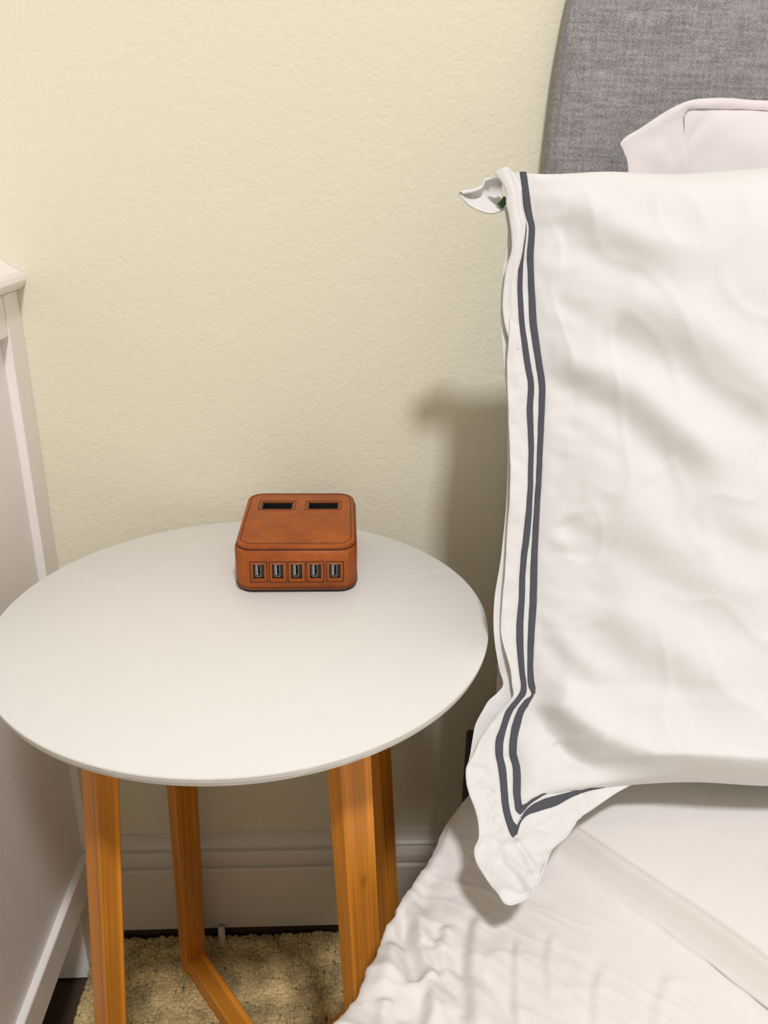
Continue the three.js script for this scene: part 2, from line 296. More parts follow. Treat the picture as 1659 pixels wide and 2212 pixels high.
// ---------------------------------------------------------------- leather charging hub
{
  const x0 = -0.0138, x1 = 0.0928, z0 = -0.166, z1 = -0.0372, H = 0.0405, xc = (x0 + x1) / 2, zc = (z0 + z1) / 2, W = x1 - x0, D = z1 - z0;
  const t = thing('charging_hub', 'brown stitched leather charging hub with a row of five sockets on the white table', 'charger', [xc, 0, zc]);
  const rrect = (w, d, r) => { const s = new THREE.Shape(), a = w / 2, b = d / 2; s.moveTo(-a + r, -b); s.lineTo(a - r, -b); s.absarc(a - r, -b + r, r, -Math.PI / 2, 0); s.lineTo(a, b - r); s.absarc(a - r, b - r, r, 0, Math.PI / 2); s.lineTo(-a + r, b); s.absarc(-a + r, b - r, r, Math.PI / 2, Math.PI); s.lineTo(-a, -b + r); s.absarc(-a + r, -b + r, r, Math.PI, 1.5 * Math.PI); return s; };
  const slab = (w, d, r, y0, y1, bev) => { const g = new THREE.ExtrudeGeometry(rrect(w - 2 * bev, d - 2 * bev, r - bev), { depth: y1 - y0 - 2 * bev, bevelEnabled: true, bevelSize: bev, bevelThickness: bev, bevelSegments: 5, curveSegments: 14 }); g.rotateX(-Math.PI / 2); g.translate(xc, y0 + bev, zc); return toCreasedNormals(mergeVertices(g, 1e-5), 0.7); };
  const ev = new Evaluator(); ev.useGroups = false; ev.attributes = ['position', 'normal', 'uv'];
  const prep = g => { const q = g.clone(); if (!q.attributes.uv) boxUV(q); const b = new Brush(q); b.updateMatrixWorld(); return b; };
  const ports = [0.0078, 0.0242, 0.0404, 0.0566, 0.0735].map(x => x), pw = 0.0096, ph = 0.0142, py = 0.0204;
  const slots = [[0.0178, 0.0296], [0.0616, 0.0292]], sz0 = -0.1395, sz1 = -0.1215;
  let body = prep(slab(W, D, 0.0165, 0.0016, H, 0.0035));
  for (const x of ports) body = ev.evaluate(body, prep(box(x - pw / 2, x + pw / 2, py - ph / 2, py + ph / 2, z1 - 0.012, z1 + 0.01)), SUBTRACTION);
  for (const [x, w] of slots) body = ev.evaluate(body, prep(box(x - w / 2, x + w / 2, H - 0.012, H + 0.02, sz0, sz1)), SUBTRACTION);
  part('case', boxUV(body.geometry.toNonIndexed()), M.leather, t);
  // top panel with a rolled edge over a dark seam
  let lid = prep(slab(W - 0.0035, D - 0.0035, 0.0155, H - 0.0006, H + 0.0044, 0.0021));
  for (const [x, w] of slots) lid = ev.evaluate(lid, prep(box(x - w / 2, x + w / 2, H - 0.012, H + 0.02, sz0, sz1)), SUBTRACTION);
  part('top_panel', boxUV(lid.geometry.toNonIndexed()), M.leather, t);
  part('base', boxUV(slab(W - 0.003, D - 0.003, 0.015, 0, 0.0022, 0.0004)), M.black, t);
  const seamPath = (w, d, r, y) => new THREE.CatmullRomCurve3(rrect(w, d, r).getSpacedPoints(120).slice(0, -1).map(p => V(xc + p.x, y, zc - p.y)), true);
  part('seam', boxUV(new THREE.TubeGeometry(seamPath(W - 0.0035, D - 0.0035, 0.0155, H + 0.0002), 240, 0.0006, 6, true)), M.stitch, t, true, 'dark seam under the top panel');
  // stitches: short dashes along closed paths
  const dash = (a, b, rad = 0.0004) => { const d = b.clone().sub(a), g = new THREE.CapsuleGeometry(rad, d.length(), 2, 5); g.applyQuaternion(new THREE.Quaternion().setFromUnitVectors(V(0, 1, 0), d.clone().normalize())); const c = a.clone().add(b).multiplyScalar(0.5); g.translate(c.x, c.y, c.z); return g; };
  const along = (pts, step) => { const out = []; for (let i = 0; i < pts.length - 1; i++) { const L = pts[i].distanceTo(pts[i + 1]), n = Math.max(1, Math.round(L / step)); for (let k = 0; k < n; k++) { const a = pts[i].clone().lerp(pts[i + 1], (k + 0.16) / n), b = pts[i].clone().lerp(pts[i + 1], (k + 0.84) / n); out.push(dash(a, b)); } } return out; };
  const st = [], r = rng(5);
  for (const x of ports) { const a = pw / 2 + 0.0026, b = ph / 2 + 0.0026, j = () => (r() - 0.5) * 0.0006, z = z1 + 0.00008; const p = [[-a, b], [a, b], [a, -b], [-a, -b]].map(([u, v]) => V(x + u + j(), py + v + j(), z)); st.push(...along([...p, p[0]], 0.0022)); }
  for (const [x, w] of slots) { const a = w / 2 + 0.0024, b = (sz1 - sz0) / 2 + 0.0024, y = H + 0.00445, m = (sz0 + sz1) / 2; const p = [[-a, -b], [a, -b], [a, b], [-a, b]].map(([u, v]) => V(x + u, y, m + v)); st.push(...along([...p, p[0]], 0.0024)); }
  const lp = rrect(W - 0.0105, D - 0.0105, 0.0125).getSpacedPoints(150).map(p => V(xc + p.x, H + 0.00445, zc - p.y)); for (let i = 0; i < lp.length - 1; i++) st.push(dash(lp[i].clone().lerp(lp[i + 1], 0.14), lp[i].clone().lerp(lp[i + 1], 0.86)));
  const bp = rrect(W + 0.0002, D + 0.0002, 0.0166).getSpacedPoints(200).map(p => V(xc + p.x, 0.0052, zc - p.y)); for (let i = 0; i < bp.length - 1; i++) st.push(dash(bp[i].clone().lerp(bp[i + 1], 0.14), bp[i].clone().lerp(bp[i + 1], 0.86)));
  const sm = part('stitching', st.map(g => boxUV(g.toNonIndexed())), M.stitch, t); sm.userData.kind = 'stuff'; sm.userData.label = 'dark brown stitches';
  for (const x of ports) { // socket: black liner, metal shell, tongue
    const z = z1 - 0.0022, w = pw - 0.0006, h = ph - 0.0006;
    const s = part('socket', [box(x - w / 2, x + w / 2, py - h / 2, py + h / 2, z - 0.009, z - 0.0075), box(x - w / 2, x - w / 2 + 0.0018, py - h / 2, py + h / 2, z - 0.008, z), box(x + w / 2 - 0.0028, x + w / 2, py - h / 2, py + h / 2, z - 0.008, z), box(x - w / 2, x + w / 2, py - h / 2, py - h / 2 + 0.0014, z - 0.008, z), box(x - w / 2, x + w / 2, py + h / 2 - 0.0008, py + h / 2, z - 0.008, z)], M.black, t);
    const xm = x - 0.0006, sw = 0.0046, sh = 0.0116, e = 0.0003, yy = py + 0.0004;
    part('shell', [box(xm - sw / 2, xm - sw / 2 + e, yy - sh / 2, yy + sh / 2, z - 0.0072, z + 0.0003), box(xm + sw / 2 - e, xm + sw / 2, yy - sh / 2, yy + sh / 2, z - 0.0072, z + 0.0003), box(xm - sw / 2, xm + sw / 2, yy - sh / 2, yy - sh / 2 + e, z - 0.0072, z + 0.0003), box(xm - sw / 2, xm + sw / 2, yy + sh / 2 - e, yy + sh / 2, z - 0.0072, z + 0.0003)], M.steel, s);
    part('tongue', box(xm - sw / 2 + 0.0006, xm - sw / 2 + 0.0019, yy - sh / 2 + 0.001, yy + sh / 2 - 0.001, z - 0.007, z - 0.0006, 0.0002), M.steel, s);
  }
  for (const [x, w] of slots) { // deep slots on top with a bar across and contacts
    const y = H + 0.0034, a = w / 2 - 0.0003, m = (sz0 + sz1) / 2, d = (sz1 - sz0) / 2 - 0.0003;
    const s = part('slot', [box(x - a, x + a, y - 0.0148, y - 0.013, m - d, m + d), box(x - a, x - a + 0.001, y - 0.013, y, m - d, m + d), box(x + a - 0.001, x + a, y - 0.013, y, m - d, m + d), box(x - a, x + a, y - 0.013, y, m - d, m - d + 0.001), box(x - a, x + a, y - 0.013, y, m + d - 0.001, m + d)], M.black, t);
    part('tongue', box(x - a + 0.006, x + a - 0.0015, y - 0.0125, y - 0.004, m - 0.001, m + 0.0018, 0.0004), M.tongue, s);
    part('contact', box(x - a + 0.0065, x + a - 0.002, y - 0.0062, y - 0.0056, m - 0.0048, m - 0.0036), M.gold, s);
  }
  // small crest pressed into the leather: ring with two facing curls
  const em = [], ey = H + 0.0044, ex = 0.0395, ez = -0.107;
  const ring = (cx, cz, rx, rz, a0, a1, rad) => { const p = []; for (let k = 0; k <= 24; k++) { const a = lerp(a0, a1, k / 24); p.push(V(ex + cx + rx * Math.cos(a), ey, ez + cz + rz * Math.sin(a))); } em.push(new THREE.TubeGeometry(new THREE.CatmullRomCurve3(p), 30, rad, 5, false)); };
  ring(-0.0045, 0.001, 0.0026, 0.0036, 0, 6.3, 0.0003); ring(0.0045, 0.001, 0.0026, 0.0036, 0, 6.3, 0.0003); ring(-0.0085, 0.0015, 0.0012, 0.005, 1.2, 5.0, 0.0002); ring(0.0085, 0.0015, 0.0012, 0.005, -1.9, 1.9, 0.0002); ring(-0.0035, 0.009, 0.004, 0.008, 1.9, 3.3, 0.0002); ring(0.0035, 0.009, 0.004, 0.008, -0.2, 1.2, 0.0002);
  part('crest', em.map(g => boxUV(g)), new THREE.MeshStandardMaterial({ color: 0x86481f, roughness: 0.6 }), t, true, 'small crest pressed into the top');
}

// ---------------------------------------------------------------- bed: headboard, rail, mattress
{
  const t = thing('bed', 'bed with tall grey linen upholstered headboard behind the white pillows', 'bed', [0.9, -0.611, 0.8]);
  const zf = -0.183, zb = -0.218, hb = [];
  const ys = [-0.23, 0.1, 0.3, 0.346, 0.39, 0.425, 0.459, 0.5, 0.54, 0.575, 0.60, 0.612], xs = [0.2605, 0.261, 0.2622, 0.2632, 0.2648, 0.2665, 0.2697, 0.276, 0.288, 0.31, 0.348, 0.41];
  for (let i = 0; i < ys.length; i++) hb.push([xs[i], ys[i]]);
  const s = new THREE.Shape(); const pts = cr(hb, 6); s.moveTo(pts[0][0], pts[0][1]); for (const p of pts.slice(1)) s.lineTo(p[0], p[1]);
  for (let i = pts.length - 1; i >= 0; i--) s.lineTo(2.0 - pts[i][0], pts[i][1]);
  const bev = 0.012, g = new THREE.ExtrudeGeometry(s, { depth: zf - zb - 2 * bev, bevelEnabled: true, bevelThickness: bev, bevelSize: bev, bevelOffset: -bev, bevelSegments: 6 });
  g.translate(0, 0, zb + bev); part('headboard', boxUV(toCreasedNormals(g, 0.9)), M.linen, t);
  part('side_rail', box(0.2195, 0.247, -0.40, -0.242, -0.163, 1.85, 0.003), M.blackMatt, t);
  part('leg', box(0.223, 0.262, -0.612, -0.401, -0.162, -0.12, 0.002), M.blackMatt, t);
  part('leg', box(0.223, 0.262, -0.612, -0.401, 1.78, 1.82, 0.002), M.blackMatt, t);
  part('slat_base', box(0.248, 1.7, -0.40, -0.33, -0.14, 1.83), M.blackMatt, t);
  part('mattress', box(0.38, 1.7, -0.329, -0.168, -0.14, 1.83, 0.02), M.cotton, t);
}

// ---------------------------------------------------------------- duvet: flat on the bed, falling over its side towards the table
{
  const t = thing('duvet', 'rumpled white duvet draped over the side of the bed beneath the pillows', 'duvet', [0.9, -0.151, 0.8]);
  const Z = [-0.14, -0.05, 0.0, 0.055, 0.1, 0.132, 0.164, 0.194, 0.224, 0.3, 0.42, 0.6, 0.9, 1.8];
  const XS = [0.244, 0.236, 0.204, 0.170, 0.148, 0.128, 0.110, 0.100, 0.084, 0.045, 0.025, 0.01, 0.0, 0.0];
  const YS = [-0.15, -0.16, -0.19, -0.18, -0.18, -0.18, -0.18, -0.18, -0.18, -0.18, -0.18, -0.18, -0.18, -0.18];
  const XR = [0.27, 0.262, 0.245, 0.238, 0.252, 0.276, 0.302, 0.327, 0.349, 0.40, 0.45, 0.48, 0.5, 0.5];
  const rows = [], cols = 340, zl = []; for (let z = -0.135; z < 0.34; z += 0.0016) zl.push(z); for (let z = 0.34; z < 1.85; z += 0.02) zl.push(z);
  for (const z of zl) {
    const xs = sinterp(Z, XS, z), ys = sinterp(Z, YS, z), xr = sinterp(Z, XR, z), yt = -0.124;
    const L = f => lerp(xr, xs, f);
    const k = sstep(0.06, 0.12, z), yb = yt - lerp(0.012, 0.029, k);
    const ctl = [[1.74, yt - 0.004], [1.0, yt], [xr + 0.22, yt + 0.002], [xr + 0.08, yt + 0.003], [xr + 0.012, yt], [xr + 0.001, lerp(yt, yb, 0.2)], [xr - 0.006, lerp(yt, yb, 0.6)], [xr - 0.014, lerp(yt, yb, 0.92)], [xr - 0.026, yb - 0.001], [L(0.55), lerp(yb, ys, 0.30)], [L(0.82), lerp(yb, ys, 0.5)], [xs + 0.006, ys + 0.013], [xs, ys], [xs + 0.003, ys - 0.05], [xs + 0.017, -0.36], [xs + 0.032, -0.5], [xs + 0.037, -0.588]];
    const c = cr(ctl, 24); // arc-length resampling, denser on the visible slope
    const S = [0]; for (let i = 1; i < c.length; i++) S.push(S[i - 1] + Math.hypot(c[i][0] - c[i - 1][0], c[i][1] - c[i - 1][1]));
    const iR = 4 * 24, sR = S[iR], sE = S[S.length - 1], row = [];
    for (let j = 0; j <= cols; j++) {
      const f = j / cols, s = f < 0.3 ? sR * (1 - Math.pow(1 - f / 0.3, 1.8)) * 1 : lerp(sR, sE, Math.pow((f - 0.3) / 0.7, 1.25));
      let k = 0, hi = S.length - 1; while (hi - k > 1) { const m = (k + hi) >> 1; if (S[m] <= s) k = m; else hi = m; }
      const tt = (s - S[k]) / Math.max(1e-9, S[k + 1] - S[k]), x = lerp(c[k][0], c[k + 1][0], tt), y = lerp(c[k][1], c[k + 1][1], tt);
      let nx = -(c[k + 1][1] - c[k][1]), ny = (c[k + 1][0] - c[k][0]); const l = Math.hypot(nx, ny) || 1; nx = -nx / l; ny = -ny / l;
      const d = s - sR; // distance past the ridge
      row.push({ x, y, z, nx, ny, d });
    }
    rows.push(row);
  }
  const ridged = (x, y, z) => { const v = 1 - Math.abs(N(x, y, z)) * 2.2; return v; };
  // creases: plan polyline [x, z], height, width, kind ('s' = step, raised on its right; 'r' = ridge; 'v' = valley)
  const creases = [
    [[[.1787, .1525], [.1712, .1755], [.1644, .2035], [.1632, .2269], [.1601, .2527], [.155, .29]], .0042, .0065, 's'],
    [[[.2040, .1777], [.1975, .2027], [.1926, .2278], [.1876, .2536], [.182, .29]], .0015, .0035, 's'],
    [[[.1282, .1403], [.1306, .1675], [.1345, .2025], [.1355, .2124]], .0075, .0075, 's'],
    [[[.1421, .1758], [.1451, .1882], [.1483, .2030], [.1625, .2235]], .0040, .0055, 's'],
    [[[.1257, .2190], [.1372, .2107], [.1471, .2058]], .0045, .006, 'r'],
    [[[.1087, .2218], [.1068, .2316], [.1036, .2508], [.10, .28]], .0045, .005, 'r'],
    [[[.1534, .1642], [.1468, .1875]], .0030, .006, 's'],
    [[[.1389, .2090], [.1351, .2325], [.1275, .2516], [.12, .28]], .0040, .006, 's'],
    [[[.2565, .2057], [.2448, .2295], [.2360, .2553], [.226, .29]], .0010, .004, 's'],
    [[[.2278, .1784], [.2185, .2045], [.2152, .2319]], .0012, .004, 's'],
    [[[.3015, .2142], [.2836, .2374], [.2738, .2565], [.26, .29]], .0009, .005, 's'],
    [[[.1192, .1751], [.1113, .2011], [.1058, .2183]], .0042, .006, 'r'],
    [[[.1534, .2298], [.1477, .2523], [.14, .28]], .0028, .005, 'v'],
    [[[.150, .110], [.1400, .145], [.1250, .165], [.1150, .185]], .0045, .007, 'v'],
  ];
  const crease = (x, z) => { let w = 0; for (const [p, A0, wd, k] of creases) { const [d, q0] = polyDist(p, x, z); if (Math.abs(d) > 3 * wd) continue; const q = d / wd, tp = sstep(0, 0.15, q0) * (1 - 0.9 * sstep(0.8, 1, q0)); w += tp * A0 * (k === 's' ? -1.65 * q * Math.exp(-0.9 * q * q) : (k === 'r' ? 1 : -1) * Math.exp(-q * q)); } return w; };
  const grid = rows.map(row => row.map(p => {
    const side = sstep(0.015, 0.10, p.d), low = sstep(0.1, 0.2, p.d), far = p.z > 0.33 ? 0 : 1;
    const wx = 0.012 * N(p.x * 18, p.z * 18, 3), w2 = 0.006 * N(p.d * 40, p.z * 40, 7), c = p.d - 0.15 * p.z;
    const sharp = (x, y, z) => { const v = Math.max(0, 1 - Math.abs(N(x, y, z)) * 5); return v * v; };
    let h = 0.003 * N(p.x * 6, p.z * 8, 1) * (0.3 + side);
    if (far && p.d > -0.05) h += side * crease(p.x, p.z);
    h += side * 0.0011 * sharp((c + wx) * 13, (p.z + wx) * 5, 22) * (0.4 + low);
    h += side * low * (0.0036 * sharp((c + wx) * 11 + p.z * 4, (p.z + wx) * 7 - c * 7, 5) - 0.0030 * sharp((c + w2) * 14 - p.z * 6, p.z * 8, 15) + 0.0010 * sharp((c - w2) * 26 + p.z * 12, p.z * 20 - c * 12, 25));
    h += side * 0.0009 * sharp((c + w2) * 44 + p.z * 14, p.z * 16, 9) + 0.0004 * N((c + w2) * 120, p.z * 40, 6) * side + 0.0003 * N(p.x * 60, p.z * 60, 11);
    return V(p.x + p.nx * h, p.y + p.ny * h, p.z);
  }).reverse());
  part('cover', sheet(grid, 0.006), M.duvet, t);
}

// ---------------------------------------------------------------- pillows
function polyDist(pts, u, v) { // signed distance to a polyline (positive above / right of its direction), with the parameter along it
  let best = 1e9, sgn = 1, par = 0; const n = pts.length - 1;
  for (let i = 0; i < n; i++) {
    const ax = pts[i][0], ay = pts[i][1], dx = pts[i + 1][0] - ax, dy = pts[i + 1][1] - ay, l2 = dx * dx + dy * dy, t = clamp(((u - ax) * dx + (v - ay) * dy) / l2), ex = u - ax - t * dx, ey = v - ay - t * dy, d = Math.hypot(ex, ey);
    if (d < best) { best = d; sgn = Math.sign(dx * ey - dy * ex) || 1; par = (i + t) / n; }
  }
  return [best * sgn, par];
}
{
  // front pillow: leans back against the others; its base surface is a ruled sheet along x with this (y, z) profile
  const prof = cr([[0.375, -0.06], [0.342, -0.05], [0.2, -0.003], [0.05, 0.045], [-0.04, 0.085], [-0.083, 0.118], [-0.105, 0.155], [-0.118, 0.2], [-0.126, 0.27]], 40);
  const S = [0]; for (let i = 1; i < prof.length; i++) S.push(S[i - 1] + Math.hypot(prof[i][0] - prof[i - 1][0], prof[i][1] - prof[i - 1][1]));
  const at = (u, v, w = 0) => {
    let i = 0, hi = S.length - 1; const q = clamp(v, 0, S[hi] - 1e-6); while (hi - i > 1) { const m = (i + hi) >> 1; if (S[m] <= q) i = m; else hi = m; }
    const f = (v - S[i]) / (S[i + 1] - S[i]), dy = prof[i + 1][0] - prof[i][0], dz = prof[i + 1][1] - prof[i][1], l = Math.hypot(dy, dz);
    return V(u, prof[i][0] + f * dy + w * dz / l, prof[i][1] + f * dz - w * dy / l);
  };
  const t = thing('pillow', 'white pillow with a double dark grey stripe along its flanged edge, in front', 'pillow', [0.55, -0.12, 0.08]);
  // stations round the flange, from the top down the left edge, round the corner and along the bottom:
  // outer edge, stripe 1 outer, stripe 1 inner, stripe 2 outer, stripe 2 inner, each [across, down]
  const E = [[.2066, .0370], [.2092, .0436], [.2100, .0570], [.2119, .0669], [.2141, .0738], [.2130, .0839], [.2118, .0940], [.2090, .1110], [.2072, .1280], [.2060, .1451], [.2050, .1707], [.2053, .1897], [.2064, .2094], [.2075, .2313], [.2081, .2488], [.2078, .2745], [.2068, .3011], [.2057, .3275], [.2037, .3542], [.2030, .3809], [.2092, .4071], [.2105, .4191], [.2114, .4261], [.2085, .4313], [.2019, .4381], [.1927, .4487], [.1853, .4589], [.1800, .4689], [.1739, .4788], [.1726, .4888], [.1740, .4990], [.1773, .5090]];
  const A = [[.2075, .0345], [.2082, .0435], [.2097, .0569], [.2119, .0669], [.2141, .0736], [.2135, .0837], [.2126, .0939], [.2114, .1109], [.2117, .1279], [.2129, .1449], [.2164, .1707], [.2199, .1896], [.2195, .2094], [.2209, .2313], [.2213, .2488], [.2207, .2745], [.2186, .3012], [.2161, .3275], [.2152, .3543], [.2134, .3810], [.2153, .4072], [.2166, .4192], [.2147, .4261], [.2103, .4313], [.2047, .4382], [.2005, .4488], [.1963, .4590], [.1955, .4691], [.1967, .4792], [.1973, .4892], [.1972, .4994], [.1976, .5093]];
  const B = [[.2112, .0343], [.2123, .0434], [.2135, .0568], [.2154, .0669], [.2172, .0736], [.2167, .0837], [.2157, .0939], [.2149, .1108], [.2155, .1278], [.2168, .1449], [.2210, .1706], [.2244, .1896], [.2241, .2093], [.2252, .2313], [.2252, .2488], [.2249, .2745], [.2236, .3012], [.2207, .3276], [.2199, .3543], [.2188, .3810], [.2196, .4072], [.2209, .4192], [.2200, .4262], [.2156, .4314], [.2101, .4383], [.2055, .4489], [.2023, .4591], [.2011, .4692], [.2026, .4793], [.2029, .4893], [.2024, .4995], [.2027, .5094]];
  const C = [[.2118, .0340], [.2133, .0434], [.2146, .0568], [.2171, .0668], [.2190, .0736], [.2187, .0837], [.2178, .0938], [.2188, .1108], [.2197, .1278], [.2206, .1449], [.2249, .1706], [.2280, .1896], [.2283, .2093], [.2280, .2313], [.2277, .2488], [.2267, .2746], [.2254, .3012], [.2243, .3276], [.2238, .3544], [.2224, .3811], [.2218, .4073], [.2223, .4192], [.2247, .4263], [.2185, .4314], [.2133, .4383], [.2091, .4489], [.2069, .4592], [.2061, .4693], [.2079, .4794], [.2075, .4894], [.2066, .4996], [.2069, .5095]];
  const D = [[.2166, .0338], [.2182, .0433], [.2201, .0567], [.2220, .0668], [.2235, .0735], [.2233, .0836], [.2227, .0938], [.2233, .1107], [.2246, .1277], [.2259, .1448], [.2298, .1706], [.2329, .1895], [.2329, .2093], [.2323, .2313], [.2319, .2488], [.2310, .2746], [.2300, .3012], [.2294, .3276], [.2292, .3544], [.2274, .3811], [.2261, .4073], [.2266, .4193], [.2279, .4263], [.2253, .4315], [.2190, .4384], [.2155, .4490], [.2126, .4593], [.2114, .4694], [.2135, .4795], [.2134, .4895], [.2121, .4997], [.2120, .5080]];
  const nLeft = E.length;
  const corner = [ // E, A, B, C, D
    [.1789, .5210, .1991, .5194, .2042, .5180, .2076, .5118, .2122, .5084], [.1781, .5310, .1999, .5245, .2053, .5203, .2085, .5128, .2124, .5083], [.1736, .5408, .2008, .5280, .2061, .5212, .2092, .5134, .2126, .5082], [.1755, .5527, .2014, .5300, .2066, .5217, .2096, .5138, .2127, .5081], [.1815, .5658, .2019, .5307, .2070, .5219, .2099, .5140, .2128, .5080],
    [.1892, .5798, .2023, .5311, .2074, .5220, .2102, .5140, .2130, .5079], [.1978, .5794, .2031, .5308, .2079, .5217, .2107, .5138, .2134, .5078], [.2050, .5760, .2039, .5300, .2083, .5212, .2113, .5134, .2138, .5076], [.2109, .5705, .2046, .5290, .2086, .5206, .2119, .5129, .2142, .5073], [.2179, .5587, .2053, .5276, .2090, .5196, .2126, .5122, .2147, .5069], [.2231, .5489, .2061, .5258, .2095, .5184, .2134, .5114, .2153, .5064],
    [.2295, .5391, .2075, .5232, .2105, .5165, .2146, .5103, .2164, .5056], [.2412, .5303, .2140, .5156, .2140, .5118, .2175, .5075, .2195, .5035], [.2527, .5184, .2248, .5118, .2215, .5064, .2230, .5040, .2245, .5012], [.2725, .5067, .2378, .5081, .2335, .5022, .2320, .4995, .2320, .4985], [.2890, .4977, .2512, .5020, .2475, .4990, .2460, .4968, .2460, .4960], [.3036, .4926, .2644, .4979, .2610, .4960, .2600, .4940, .2600, .4935], [.3283, .4894, .2950, .4925, .2920, .4915, .2910, .4905, .2910, .4900]];
  const st = E.map((e, i) => [...e, ...A[i], ...B[i], ...C[i], ...D[i]]).concat(corner);
  const SUB = 10, fine = cr(st, SUB), iCorner = nLeft * SUB;
  // lift of the flange off its base surface: slow waves, growing towards the free edge, and little creases
  const crisp = (x, y, z) => { const q = Math.max(0, 1 - Math.abs(N(x, y, z)) * 4.5); return q * q; };
  const flangeCreases = [
    [[[.2030, .5332], [.2076, .5422], [.2116, .5539], [.2119, .5665]], .0026, .0032, 'r'],
    [[[.1905, .5458], [.1994, .5566], [.2033, .5643], [.2062, .5730]], .0024, .0034, 's'],
    [[[.1780, .4919], [.1904, .4927], [.1941, .4954], [.1919, .5010], [.1845, .5015]], .0020, .0026, 'r'],
    [[[.2278, .5260], [.2179, .5241], [.2241, .5168], [.2388, .5104]], .0012, .0026, 'v'],
    [[[.1954, .5136], [.1897, .5269], [.1915, .5435]], .0016, .004, 'v'],
    [[[.2174, .5474], [.2195, .5541]], .0012, .003, 'v'],
  ];
  const fcrease = (u, v) => { let w = 0; for (const [p, A0, wd, k] of flangeCreases) { const [d, q0] = polyDist(p, u, v); if (Math.abs(d) > 3 * wd) continue; const q = d / wd, tp = sstep(0, 0.15, q0 + 0.03) * (1 - 0.6 * sstep(0.85, 1, q0)); w += tp * A0 * (k === 's' ? -1.65 * q * Math.exp(-0.9 * q * q) : (k === 'r' ? 1 : -1) * Math.exp(-q * q)); } return w; };
  const wave = (u, v, k, i) => (v > 0.47 ? fcrease(u, v) : 0) + k * (0.0035 * N(u * 22, v * 22, 1) + 0.0016 * N(u * 70, v * 60, 2)) + 0.0009 * N(u * 120, v * 95, 3) + 0.0004 * N(u * 300, v * 300, 4) + sstep(0.43, 0.5, v) * (0.0022 * crisp(u * 22 + v * 9, v * 13 - u * 16, 6) - 0.0018 * crisp(u * 17 - v * 14, v * 20, 16));
  const cornerLift = (v, u) => 0.006 * sstep(0.515, 0.56, v);
  const strip = (a, b, sub, off, i0 = 0, i1 = fine.length - 1, edge = [1, 1]) => {
    const g = [];
    for (let i = i0; i <= i1; i++) { const s = fine[i], row = []; for (let k = 0; k <= sub; k++) { const f = k / sub, u = lerp(s[2 * a], s[2 * b], f), v = lerp(s[2 * a + 1], s[2 * b + 1], f), e = lerp(edge[0], edge[1], f); row.push(at(u, v, wave(u, v, e, i) + cornerLift(v, u) + off)); } g.push(row); }
    return g;
  };
  const joined = (parts) => parts[0].map((_, i) => parts.flatMap((p, k) => k ? p[i].slice(1) : p[i]));
  part('flange', sheet(joined([strip(0, 1, 26, 0, 0, fine.length - 1, [1, 0.3]), strip(1, 2, 3, 0, 0, fine.length - 1, [0.3, 0.25]), strip(2, 3, 3, 0, 0, fine.length - 1, [0.25, 0.2]), strip(3, 4, 3, 0, 0, fine.length - 1, [0.2, 0.15])]), 0.0012), M.cotton, t);
  part('stripe', sheet(strip(1, 2, 3, 0.0009, 2 * SUB, fine.length - 1, [0.3, 0.25]), 0.0008), M.stripe, t, true, 'dark grey outer stripe');
  part('stripe', sheet(strip(3, 4, 3, 0.0009, 0, iCorner + 14 * SUB, [0.2, 0.15]), 0.0008), M.stripe, t, true, 'dark grey inner stripe');
  { // hem of the flange's free edge
    const p = []; for (let i = 8 * SUB; i < iCorner + 13 * SUB; i += 2) p.push(at(fine[i][0], fine[i][1], wave(fine[i][0], fine[i][1], 1, i) + cornerLift(fine[i][1]) - 0.0004));
    part('hem', boxUV(new THREE.TubeGeometry(new THREE.CatmullRomCurve3(p), p.length * 2, 0.0009, 6, false)), M.cotton, t);
  }
  { // back layer of the flange, peeping out beyond the front one
    const eb = [[.2020, .0570], [.2036, .0670], [.2046, .0737], [.2042, .0839], [.2030, .0940], [.2006, .1110], [.1999, .1280], [.2003, .1451], [.2027, .1708], [.2047, .1897], [.2062, .2094], [.2069, .2313], [.2072, .2488], [.2064, .2745], [.2047, .3011], [.2021, .3275], [.1980, .3542], [.1973, .3808], [.2014, .4070], [.2045, .4190], [.1996, .4259], [.1931, .4311], [.1884, .4380], [.1824, .4486], [.1797, .4588], [.1775, .4689], [.1746, .4789], [.1735, .4888], [.1756, .4990], [.1790, .5090], [.1802, .5210]];
    const f = cr(eb.map(([u, v]) => [u, v]), 5), g = f.map(([u, v], i) => { const row = []; for (let k = 0; k <= 8; k++) { const uu = lerp(u, Math.max(u + 0.03, 0.214), k / 8), w = -0.0065 + 0.003 * N(uu * 30 + 9, v * 25, 6) + 0.0009 * N(uu * 160, v * 110, 3); row.push(at(uu, v, w)); } return row; });
    part('back_flange', sheet(g, 0.0012), M.cotton, t);
  }
  { // top of the flange folded over the stripe
    const l = [[.1915, .0361], [.1999, .0477], [.2011, .0587], [.2033, .0684], [.2052, .0815], [.2050, .0930], [.2016, .1052], [.1998, .1263], [.2008, .1400], [.2040, .1530], [.2085, .1640]], m = [[.2011, .0323], [.2068, .0475], [.2084, .0586], [.2102, .0683], [.2124, .0770], [.2091, .0929], [.2061, .1052], [.2043, .1263], [.2052, .1400], [.2076, .1530], [.2104, .1640]], r = [[.2070, .0365], [.2123, .0451], [.2128, .0568], [.2151, .0682], [.2159, .0760], [.2137, .0936], [.2107, .1068], [.2097, .1139], [.2107, .1300], [.2113, .1440], [.2124, .1640]];
    const f = cr(l.map((a, i) => [...a, ...m[i], ...r[i]]), 6);
